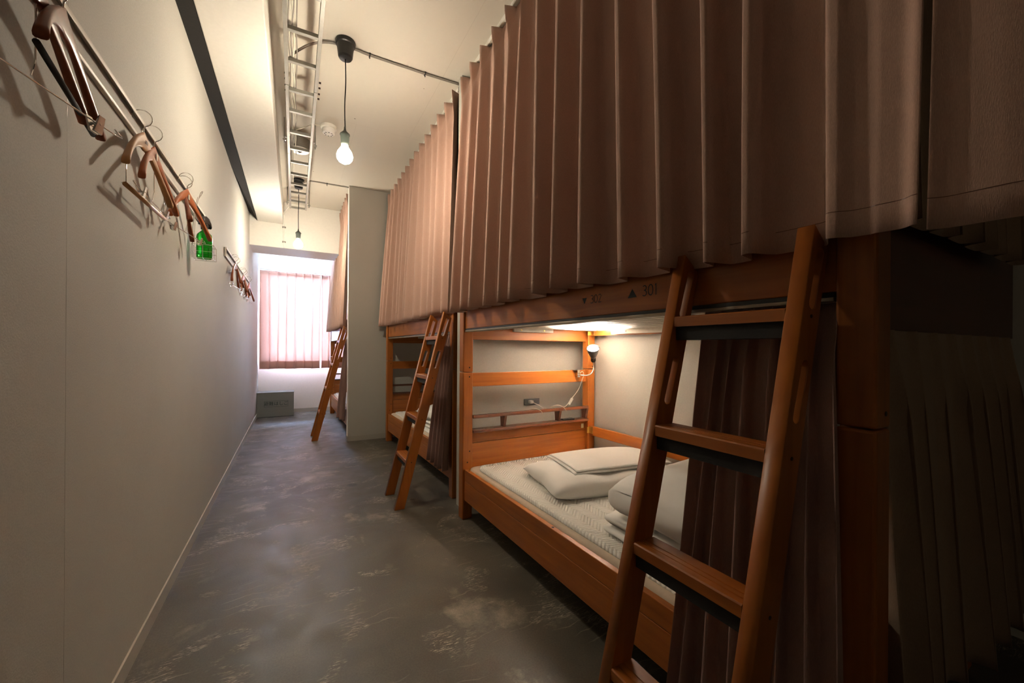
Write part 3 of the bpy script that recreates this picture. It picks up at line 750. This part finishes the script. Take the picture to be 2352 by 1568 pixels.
# lamp lead with inline switch
t = thing('lamp_cable', 'cream lamp lead with inline switch looping over the dark shelf', 'cable', B1, RZ)
p = smoothpath([(.945, -.010, .915), (.958, -.022, .930), (.972, -.020, .905), (.962, -.012, .86), (.932, -.006, .79), (.880, -.002, .735), (.835, -.004, .69), (.812, .006, .668), (.795, .03, .672)], 8)
MB().tube(p, .0026, 8).build('lead', 'cream_cable', t, smooth=True)
p = smoothpath([(.700, .030, .668), (.712, .006, .683), (.745, -.012, .688), (.785, -.018, .672), (.812, -.018, .640)], 8)
MB().tube(p, .0026, 8).build('lead', 'cream_cable', t, smooth=True)
p = smoothpath([(.622, .175, .700), (.640, .11, .685), (.640, .04, .668), (.640, .0, .672)], 8)
p2 = smoothpath([(.505, .03, .655), (.520, .004, .672), (.548, -.014, .676), (.585, -.018, .660), (.600, -.018, .640), (.598, -.014, .634)], 8)
MB().tube(p, .0026, 8).tube(p2, .0026, 8).build('lead', 'cream_cable', t, smooth=True)
MB().hexa([(.838, -.010, .690), (.853, -.010, .680), (.853, .004, .680), (.838, .004, .690), (.872, -.010, .735), (.887, -.010, .725), (.887, .004, .725), (.872, .004, .735)]).build('switch', 'white_plastic', t, bevel=.003)
o = MB().box(.80, .905, .0, .038, .5685, .578).build('power_strip', 'black_plastic', None, bevel=.003); inbed(o, B1)
tag(o, 'small flat black case lying on the dark headboard shelf', 'case')
# outlet on the partition
t = thing('wall_outlet', 'dark grey wall socket behind the headboard of the nearest bunk', 'socket', (0, 2.59, 0), 0)
MB().box(1.520, 1.655, -.008, 0, .674, .720).build('cover_plate', 'outlet_dark', t, bevel=.002)
q = MB()
for x in (1.600, 1.612, 1.628, 1.638): q.box(x, x+.003, -.0088, -.007, .690, .702)
q.build('slots', 'black_plastic', t)
o = MB().box(1.552, 1.582, 2.547, 2.5815, .688, .710).build('plug', 'white_plastic', None, bevel=.004)
tag(o, 'cream plug pushed into the dark wall socket', 'plug')
o = MB().box(.988, 1.012, .0245, .0258, .492, .526).build('sticker', 'label_paper', None); inbed(o, B1)
tag(o, 'small pale sticker at the right end of the nearest headboard', 'sticker')

# ------------------------------------------------------------------ ceiling: pendants, tray, detector, cables
def pendant(x, y, zb, glow, label):
    t = thing('pendant_lamp', label, 'pendant lamp', (x, y, CZ), 0, 'bare-bulb pendant lamps')
    MB().lathe([(.058, 0), (.060, -.006), (.057, -.022), (.050, -.026), (.042, -.095), (.036, -.105), (.010, -.108)], n=36).build('canopy', 'black_plastic', t, smooth=False)
    MB().tube(smoothpath([(0, 0, -.10), (.003, 0, -.25), (-.002, .001, -.40), (.001, 0, zb+.175-CZ)], 6), .0035, 8).build('cord', 'black_cable', t, smooth=True)
    z = zb-CZ
    MB().lathe([(.005, z+.178), (.007, z+.160), (.012, z+.150), (.028, z+.135), (.030, z+.128), (.026, z+.120), (.023, z+.075), (.021, z+.062)], n=32).build('lamp_socket', 'grey_plastic', t, smooth=True)
    MB().lathe([(.014, z+.074), (.016, z+.062), (.026, z+.045), (.040, z+.024), (.047, z), (.044, z-.020), (.033, z-.036), (.016, z-.046), (.001, z-.048)], n=32).build('bulb', glow, t, smooth=True)
    return t
pendant(.267, 2.664, 2.285, 'bulb_glow', 'nearer black pendant with a bare glowing bulb, hanging beside the upper curtains')
pendant(.032, 5.105, 2.255, 'bulb_glow_far', 'farther black pendant with a bare glowing bulb, in front of the window lintel')
pendant(.50, -2.30, 2.285, 'bulb_glow_fill', 'added fill lamp out of view behind the camera, shaped like the black bare-bulb pendants')  # added fill lamp, out of view, to lift the dark near end
# cable tray
t = thing('cable_tray', 'grey metal ladder-shaped cable tray hung under the ceiling', 'cable tray', (0, 0, 0))
TX0, TX1, TZ = -.060, .108, 2.80
for x in (TX0, TX1):
    MB().box(x-.002, x+.018, -3.0, 2.97, TZ, TZ+.045).build('side_rail', 'galv', t, bevel=.001)
    MB().box(x-.002, x+.018, 2.975, 4.02, TZ, TZ+.045).build('side_rail', 'galv', t, bevel=.001)
    MB().box(x-.002, x+.018, 4.025, 5.60, TZ, TZ+.045).build('side_rail', 'galv', t, bevel=.001)
for y in (-2.6, -2.3, -2.0, -1.7, -1.4, -1.1, -.8, -.5, -.2, .1, .4, .7, 1.0, 1.3, 1.6, 1.88, 2.165, 2.447, 2.72, 3.03, 3.295, 3.62, 3.915, 4.20, 4.49, 4.765, 5.03, 5.33, 5.575):
    if y < -.6: continue
    MB().box(TX0+.018, TX1-.002, y, y+.024, TZ+.004, TZ+.026).build('rung', 'galv', t, bevel=.002)
for y in (2.87, 2.93, 3.0, 3.06):
    for x in (TX0-.006, TX1+.022):
        MB().lathe([(.006, 0), (.006, .012)], (x, y, TZ+.012), Matrix.Rotation(PI/2, 3, 'Y'), 8).build('bolt', 'bolt_dark', t)
for y in (3.78, 5.40, 1.2):
    for x in (TX0-.022, TX1+.038):
        s_ = MB(); s_.tube([(x, y, TZ-.02), (x, y, CZ)], .005, 8)
        s_.box(x-.012, x+.012, y-.012, y+.012, TZ+.0, TZ+.012); s_.box(min(x, x+(.03 if x < 0 else -.03)), max(x, x+(.03 if x < 0 else -.03)), y-.010, y+.010, TZ+.028, TZ+.034)
        s_.build('hanger_rod', 'galv', t)
# bundled cables in the tray
t = thing('tray_cables', 'bundle of grey and cream cables lying loose in the ceiling tray', 'cables', (0, 0, 0))
rnd = random.Random(5)
for i in range(7):
    x0 = TX0+.024+i*.0055; pts = []
    y = -2.9
    while y < (5.0 if i < 3 else 4.1):
        pts.append((x0+rnd.uniform(-.006, .010), y, TZ+.030+rnd.uniform(0, .016))); y += rnd.uniform(.14, .3)
    MB().tube(smoothpath(pts, 5), .0034, 6).build('cable', ['grey_cable', 'cream_cable', 'cream_cable'][i % 3], t, smooth=True)
# feeder cables across the ceiling
def feeder(label, pts, r=.005, clips=()):
    t = thing('ceiling_cable', label, 'cable', (0, 0, 0), 0, 'grey cables clipped across the ceiling')
    for k in (-1, 1):
        MB().tube(smoothpath([(p[0], p[1]+k*r*1.05, p[2]) for p in pts], 8), r, 8).build('cable', 'grey_cable', t, smooth=True)
    for (x, y) in clips:
        MB().box(x-.004, x+.004, y-.014, y+.014, CZ-.014, CZ-.0005).tube([(x, y, CZ-.03), (x, y, CZ)], .003, 6).build('clip', 'black_plastic', t)
feeder('grey twin cable clipped across the ceiling through the nearer pendant', [(-.02, 2.74, 2.86), (.05, 2.735, 2.93), (.11, 2.728, 2.968), (.2, 2.700, CZ-.008), (.335, 2.690, CZ-.008), (.415, 2.698, CZ-.007), (.777, 2.695, CZ-.007), (1.022, 2.684, CZ-.007)], .005, ((.415, 2.698), (.777, 2.695)))
feeder('grey twin cable clipped across the ceiling near the farther pendant', [(.06, 5.09, 2.95), (.15, 5.07, CZ-.008), (.33, 5.06, CZ-.007), (.553, 5.049, CZ-.007)], .005, ((.32, 5.06),))
# conduit down the lintel
t = thing('conduit', 'cream conduit running from the cable tray down the lintel face', 'conduit', (0, 0, 0))
MB().tube(smoothpath([(-.050, 5.55, 2.83), (-.060, 5.62, 2.84), (-.118, 5.90, 2.84), (-.130, 5.975, 2.83), (-.130, 5.988, 2.79), (-.128, 5.990, 2.55), (-.122, 5.990, 2.39)], 8), .0095, 10).build('pipe', 'white_plastic', t, smooth=True)
for z in (2.66, 2.47): MB().box(-.148, -.104, 5.975, 6.0, z-.008, z+.008).build('clip', 'galv', t, bevel=.002)
# smoke detector
t = thing('smoke_detector', 'white round smoke detector on the ceiling beside the cable tray', 'smoke detector', (.247, 3.75, CZ))
MB().lathe([(.062, 0), (.062, -.022), (.052, -.026)], n=40).build('base', 'white_plastic', t, smooth=False)
MB().lathe([(.050, -.026), (.053, -.040), (.048, -.062), (.030, -.068), (.002, -.069)], n=40).build('cover', 'sealing', t, smooth=False)
q = MB()
for k in range(8):
    a = 2*PI*k/8; q.box(.030*math.cos(a)-.006, .030*math.cos(a)+.006, .030*math.sin(a)-.003, .030*math.sin(a)+.003, -.0695, -.066)
q.build('vents', 'black_plastic', t)
MB().tube([(-.06, 0, -.01), (-.12, .01, -.012), (-.26, .02, -.1), (-.28, .03, -.15)], .004, 8).build('lead', 'cream_cable', t, smooth=True)
# emergency downlight seen through the tray
t = thing('emergency_light', 'round white emergency light in a grey can above the cable tray', 'emergency light', (.032, 4.13, CZ))
MB().lathe([(.085, 0), (.088, -.01), (.088, -.085), (.080, -.09)], n=40).build('can', 'galv', t, smooth=False)
MB().lathe([(.078, -.088), (.079, -.098), (.070, -.102), (.030, -.099), (.028, -.094)], n=40).build('faceplate', 'white_plastic', t, smooth=False)
MB().lathe([(.018, -.094), (.018, -.108), (.010, -.114), (.001, -.115)], n=24).build('lens', 'chrome', t, smooth=True)

# ------------------------------------------------------------------ wall racks and hangers
def rack(y0, y1, z0, z1, label):
    t = thing('wall_rack', label, 'hanger rack', (0, 0, 0), 0, 'wall racks for hangers')
    def hx(a, c, za, zc):
        return MB().hexa([(WX(y0)+a, y0, za), (WX(y0)+c, y0, za), (WX(y1)+c, y1, za), (WX(y1)+a, y1, za), (WX(y0)+a, y0, zc), (WX(y0)+c, y0, zc), (WX(y1)+c, y1, zc), (WX(y1)+a, y1, zc)])
    hx(.0005, .004, z0, z1).build('backplate', 'wall_paper', t)
    hx(.0005, .018, z1-.003, z1).build('top_flange', 'rack_metal', t)
    hx(.015, .018, z1-.013, z1-.003).build('front_lip', 'rack_metal', t, bevel=.001)
    hx(.0005, .012, z0-.001, z0+.002).build('lower_rail', 'rack_metal', t, bevel=.001)
    hx(.010, .012, z0+.002, z0+.009).build('lower_rail', 'rack_metal', t)
    for y in (y0, y1-.004):
        MB().box(WX(y)+.0005, WX(y)+.016, y, y+.004, z0, z1-.003).build('end_cap', 'rack_metal', t)
    return t
rack(.25, 3.0, 1.822, 1.892, 'long metal hanger rack on the left wall, nearer to the camera')
rack(3.885, 5.88, 1.823, 1.893, 'long metal hanger rack on the left wall, farther from the camera')
def hanger(neck, ph, label, mat='hanger_dark', bar=None, clips=False, w=.42, d=.165, hooktilt=0., clipdrop=.115, label_plate=False, cliprot=0.):
    X, Y, Z = neck
    t = thing('clothes_hanger', label, 'hanger', (X, Y, Z), -ph, 'wooden clothes hangers on the wall racks')
    # local frame: arms run along y, thickness along x
    secs = []; n = 28
    for i in range(n+1):
        s = -1+2*i/n; a = abs(s)
        y = s*w/2
        zc = -.018 - (d-.018)*(a**1.25) + .010*math.sin(a*PI)
        h = .040*(1-a)**2.2 + .0195
        if a < .06: h += .008
        th = .011 + .010*a**1.5; bow = .020*a*a
        L = []
        for k in range(12):
            an = 2*PI*k/12; ca, sa = math.cos(an), math.sin(an)
            L.append((bow + th/2*(abs(ca)**.6)*(1 if ca > 0 else -1), y, zc + h/2*(abs(sa)**.6)*(1 if sa > 0 else -1)))
        secs.append(L)
    MB().loft(secs).build('body', mat, t, smooth=True)
    # hook
    R = .028; P = [(0, 0, -.005), (0, 0, .028), (0, .008, .038)]
    hk = [(0, 0, -.005), (0, 0, .022), (.004, 0, .032)]
    c = Vector((-.006, 0, .060))
    for i in range(15):
        an = -PI*.38 + i*(PI*1.42)/14
        hk.append((c.x+R*math.cos(an), 0, c.z+R*math.sin(an)))
    MB().tube(smoothpath(hk, 4), .0017, 8).build('hook', 'chrome', t, smooth=True)
    if bar == 'wood':
        MB().tube([(.01, -w/2+.02, -d-.006), (.01, w/2-.02, -d-.006)], .0055, 10).build('trouser_bar', 'black_bar', t, smooth=True)
    if bar == 'drop':
        rb = MB(); z = -d-.060
        rb.tube([(.01, -w/2+.03, z), (.01, w/2-.03, z)], .007, 12)
        b_ = rb.build('trouser_bar', 'hanger_light', t, smooth=True)
        MB().tube([(.01, -w/2+.035, -d+.02), (.01, -w/2+.035, z)], .0014, 6).tube([(.01, w/2-.035, -d+.02), (.01, w/2-.035, z)], .0014, 6).tube([(.0, -w/2+.04, z+.006), (.0, w/2-.05, z+.004)], .002, 6).build('wire', 'chrome', b_, smooth=True)
    if clips:
        z = -clipdrop-.075
        MB().tube([(0, 0, -.03), (0, 0, z+.04), (0, -.02, z), ], .0014, 6).build('wire', 'chrome', t)
        cb = MB().tube(smoothpath([(0, -w/2+.02, z+.012), (0, -w/2+.026, z), (0, w/2-.026, z), (0, w/2-.02, z+.012)], 4), .0017, 8).build('clip_bar', 'chrome', t, smooth=True)
        cb.rotation_euler = (0, 0, -cliprot)
        for s in (-.135, .135):
            q = MB()
            for sd in (-1, 1):
                q.hexa([(sd*.001, s-.011, z-.024), (sd*.006, s-.011, z-.024), (sd*.006, s+.011, z-.024), (sd*.001, s+.011, z-.024),
                        (sd*.011, s-.008, z+.012), (sd*.014, s-.008, z+.012), (sd*.014, s+.008, z+.012), (sd*.011, s+.008, z+.012)])
            q.tube([(-.011, s, z-.004), (.011, s, z-.004)], .0035, 8)
            q.build('clip', 'chrome', t, bevel=.0008).rotation_euler = (0, 0, -cliprot)
    if label_plate:
        me = textmesh(label_plate, .016); xf(me, Matrix.Translation((.0085, 0, -.022)) @ Matrix.Rotation(PI/2, 4, 'Z') @ Matrix.Rotation(PI/2, 4, 'X'))
        link('lettering', me, 'print_grey', t)
    elif label_plate is not None and label_plate is not False:
        pass
    if label_plate == '':
        MB().box(.0068, .0082, -.007, .007, -.035, -.012).build('sticker', 'label_paper', t)
    return t
hanger((-.425, 1.075, 1.785), -.12, 'brown wooden hanger at the top left edge of the photo, with a metal clip bar', clips=True, d=.165, clipdrop=.12, cliprot=.42)
hanger((-.432, 1.195, 1.800), -.13, 'brown wooden hanger with a black bar, second from the top left edge', bar='wood')
hanger((-.452, 1.785, 1.810), .03, 'pale wooden hanger with a dropped trouser bar', mat='hanger_light', bar='drop', label_plate='302')
hanger((-.448, 1.885, 1.806), .0, 'reddish wooden hanger with clips, touching the pale wooden hanger', mat='hanger_red', clips=True, label_plate='')
hanger((-.440, 2.345, 1.815), .17, 'orange-brown wooden hanger with clips, nearest to the green spray bottle', mat='hanger_red', clips=True, label_plate='')
hanger((-.452, 2.385, 1.812), -.16, 'dark wooden hanger hanging just behind the hanger beside the green spray bottle')
for i, (y, ph, cl, lb) in enumerate(((4.19, .10, True, 'brown wooden hanger with clips, leftmost on the farther wall rack'),
        (4.30, -.14, False, 'brown wooden hanger close behind the leftmost one on the farther wall rack'),
        (4.83, .08, True, 'brown wooden hanger with clips in the middle of the farther wall rack'),
        (4.93, -.10, True, 'brown wooden hanger just right of the middle one on the farther wall rack'),
        (5.44, .05, True, 'brown wooden hanger with clips, rightmost on the farther wall rack'))):
    hanger((WX(y)+.045, y, 1.812), ph, lb, clips=cl)

# wire basket with the spray bottle
bx, by, bz = -.425, 2.66, 1.565
t = thing('wire_basket', 'small chrome wire basket hooked at the end of the nearer wall rack', 'basket', (bx, by, bz))
q = MB(); w2 = .046
for z in (0, .035, .07):
    q.tube([(-w2, -w2, z), (w2, -w2, z), (w2, w2, z), (-w2, w2, z), (-w2, -w2, z)], .0014, 6)
for a in (-w2, 0, w2):
    q.tube([(a, -w2, .07), (a, -w2, 0), (a, w2, 0), (a, w2, .07)], .0012, 6); q.tube([(-w2, a, .07), (-w2, a, 0), (w2, a, 0), (w2, a, .07)], .0012, 6)
q.build('basket', 'chrome', t)
q = MB()
for s in (-.012, .012):
    q.tube(smoothpath([(-w2, s*2.2, 0), (-w2, s*1.6, .16), (-w2+.005, s+.03, .29), (-w2+.012, s+.036, .335)], 5), .0014, 6)
q.tube(smoothpath([(-w2+.012, .048, .335), (-.02, .045, .362), (-.012, .02, .368), (-.018, -.004, .35), (-.022, -.010, .325)], 5), .0016, 6)
q.build('hook', 'chrome', t)
t = thing('spray_bottle', 'green transparent spray bottle with a black trigger head in the wire basket', 'spray bottle', (bx, by, bz+.0025), PI*.92)
MB().lathe([(.030, 0), (.034, .004), (.035, .02), (.035, .115), (.032, .128), (.020, .143), (.013, .150), (.013, .160)], n=36).build('bottle', 'green_bottle', t, smooth=True)
MB().lathe([(.016, .156), (.016, .182), (.012, .186)], n=24).build('collar', 'black_plastic', t)
sp = MB()
sp.loft([[(x, y, z+dz) for (x, dz) in ((-.012, -h), (.012, -h), (.014, 0), (.009, h), (-.009, h), (-.014, 0))] for (y, z, h) in ((.034, .196, .012), (.020, .205, .018), (-.005, .209, .021), (-.028, .208, .018), (-.045, .198, .015), (-.054, .184, .012))])
sp.tube([(0, 0, .180), (0, 0, .2)], .012, 12)
sp.build('spray_head', 'black_plastic', t, bevel=.005, seg=3)
MB().lathe([(.007, 0), (.007, .014), (.004, .016)], (0, -.050, .186), Matrix.Rotation(PI*.62, 3, 'X'), 16).build('nozzle', 'black_plastic', t)
MB().tube(smoothpath([(0, .020, .205), (0, .038, .200), (0, .050, .184), (0, .056, .170)], 6), [.005]*18+[.004], 8).build('trigger', 'black_plastic', t, smooth=True)

# ------------------------------------------------------------------ escape ladder box
t = thing('escape_ladder_box', 'grey steel escape ladder box on the floor under the window', 'box', (-.507, 7.276, 0))
Wb, Hb, Db = .505, .386, .30
MB().box(.004, Wb, .0, Db, .006, Hb-.012).build('box_body', 'box_grey', t, bevel=.003)
MB().box(.0, Wb+.003, -.004, Db, Hb-.0115, Hb).build('lid', 'box_grey', t, bevel=.003)
MB().box(.0, Wb+.002, -.002, Db-.004, 0, .0055).build('base_edge', 'box_edge', t)
q = MB(); x0, x1, z0, z1 = .10, .425, .160, .252
for a in ((x0, x1, z0, z0+.003), (x0, x1, z1-.003, z1), (x0, x0+.003, z0, z1), (x1-.003, x1, z0, z1)): q.box(a[0], a[1], -.0012, .0002, a[2], a[3])
q.build('printed_frame', 'print_grey', t)
me = textmesh('避難はしご', .066, .0006); xf(me, Matrix.Translation((.2625, -.001, .206)) @ Matrix.Rotation(PI/2, 4, 'X'))
link('lettering', me, 'print_dark', t)

# ------------------------------------------------------------------ lights, world, camera
w = bpy.data.worlds.new('sky'); sc.world = w; w.use_nodes = True
bg = w.node_tree.nodes['Background']; bg.inputs[0].default_value = (.43, .63, 1., 1); bg.inputs[1].default_value = 85.
pl = bpy.data.lights.new('window_portal', 'AREA'); pl.shape = 'RECTANGLE'; pl.size = wx1-wx0; pl.size_y = wz1-wz0; pl.cycles.is_portal = True
po = bpy.data.objects.new('window_portal', pl); col.objects.link(po); po.location = ((wx0+wx1)/2, YW+.15, (wz0+wz1)/2); po.rotation_euler = (-PI/2, 0, 0)

cam = bpy.data.cameras.new('camera'); co = bpy.data.objects.new('camera', cam); col.objects.link(co); sc.camera = co
cam.sensor_width = 36; cam.lens = 915/2352*36; cam.shift_y = 16/2352; cam.clip_start = .02
yaw = math.atan(500/915)
co.matrix_world = Matrix.Translation((0, 0, 1.1)) @ Matrix.Rotation(-yaw, 4, 'Z') @ Matrix.Rotation(PI/2, 4, 'X') @ Matrix.Rotation(math.radians(.38), 4, 'Z')
sc.view_settings.view_transform = 'Standard'; sc.view_settings.look = 'None'; sc.view_settings.exposure = 1.34; sc.view_settings.gamma = 1
sc.view_settings.use_curve_mapping = False
sc.cycles.max_bounces = 8; sc.cycles.diffuse_bounces = 4; sc.cycles.transparent_max_bounces = 8
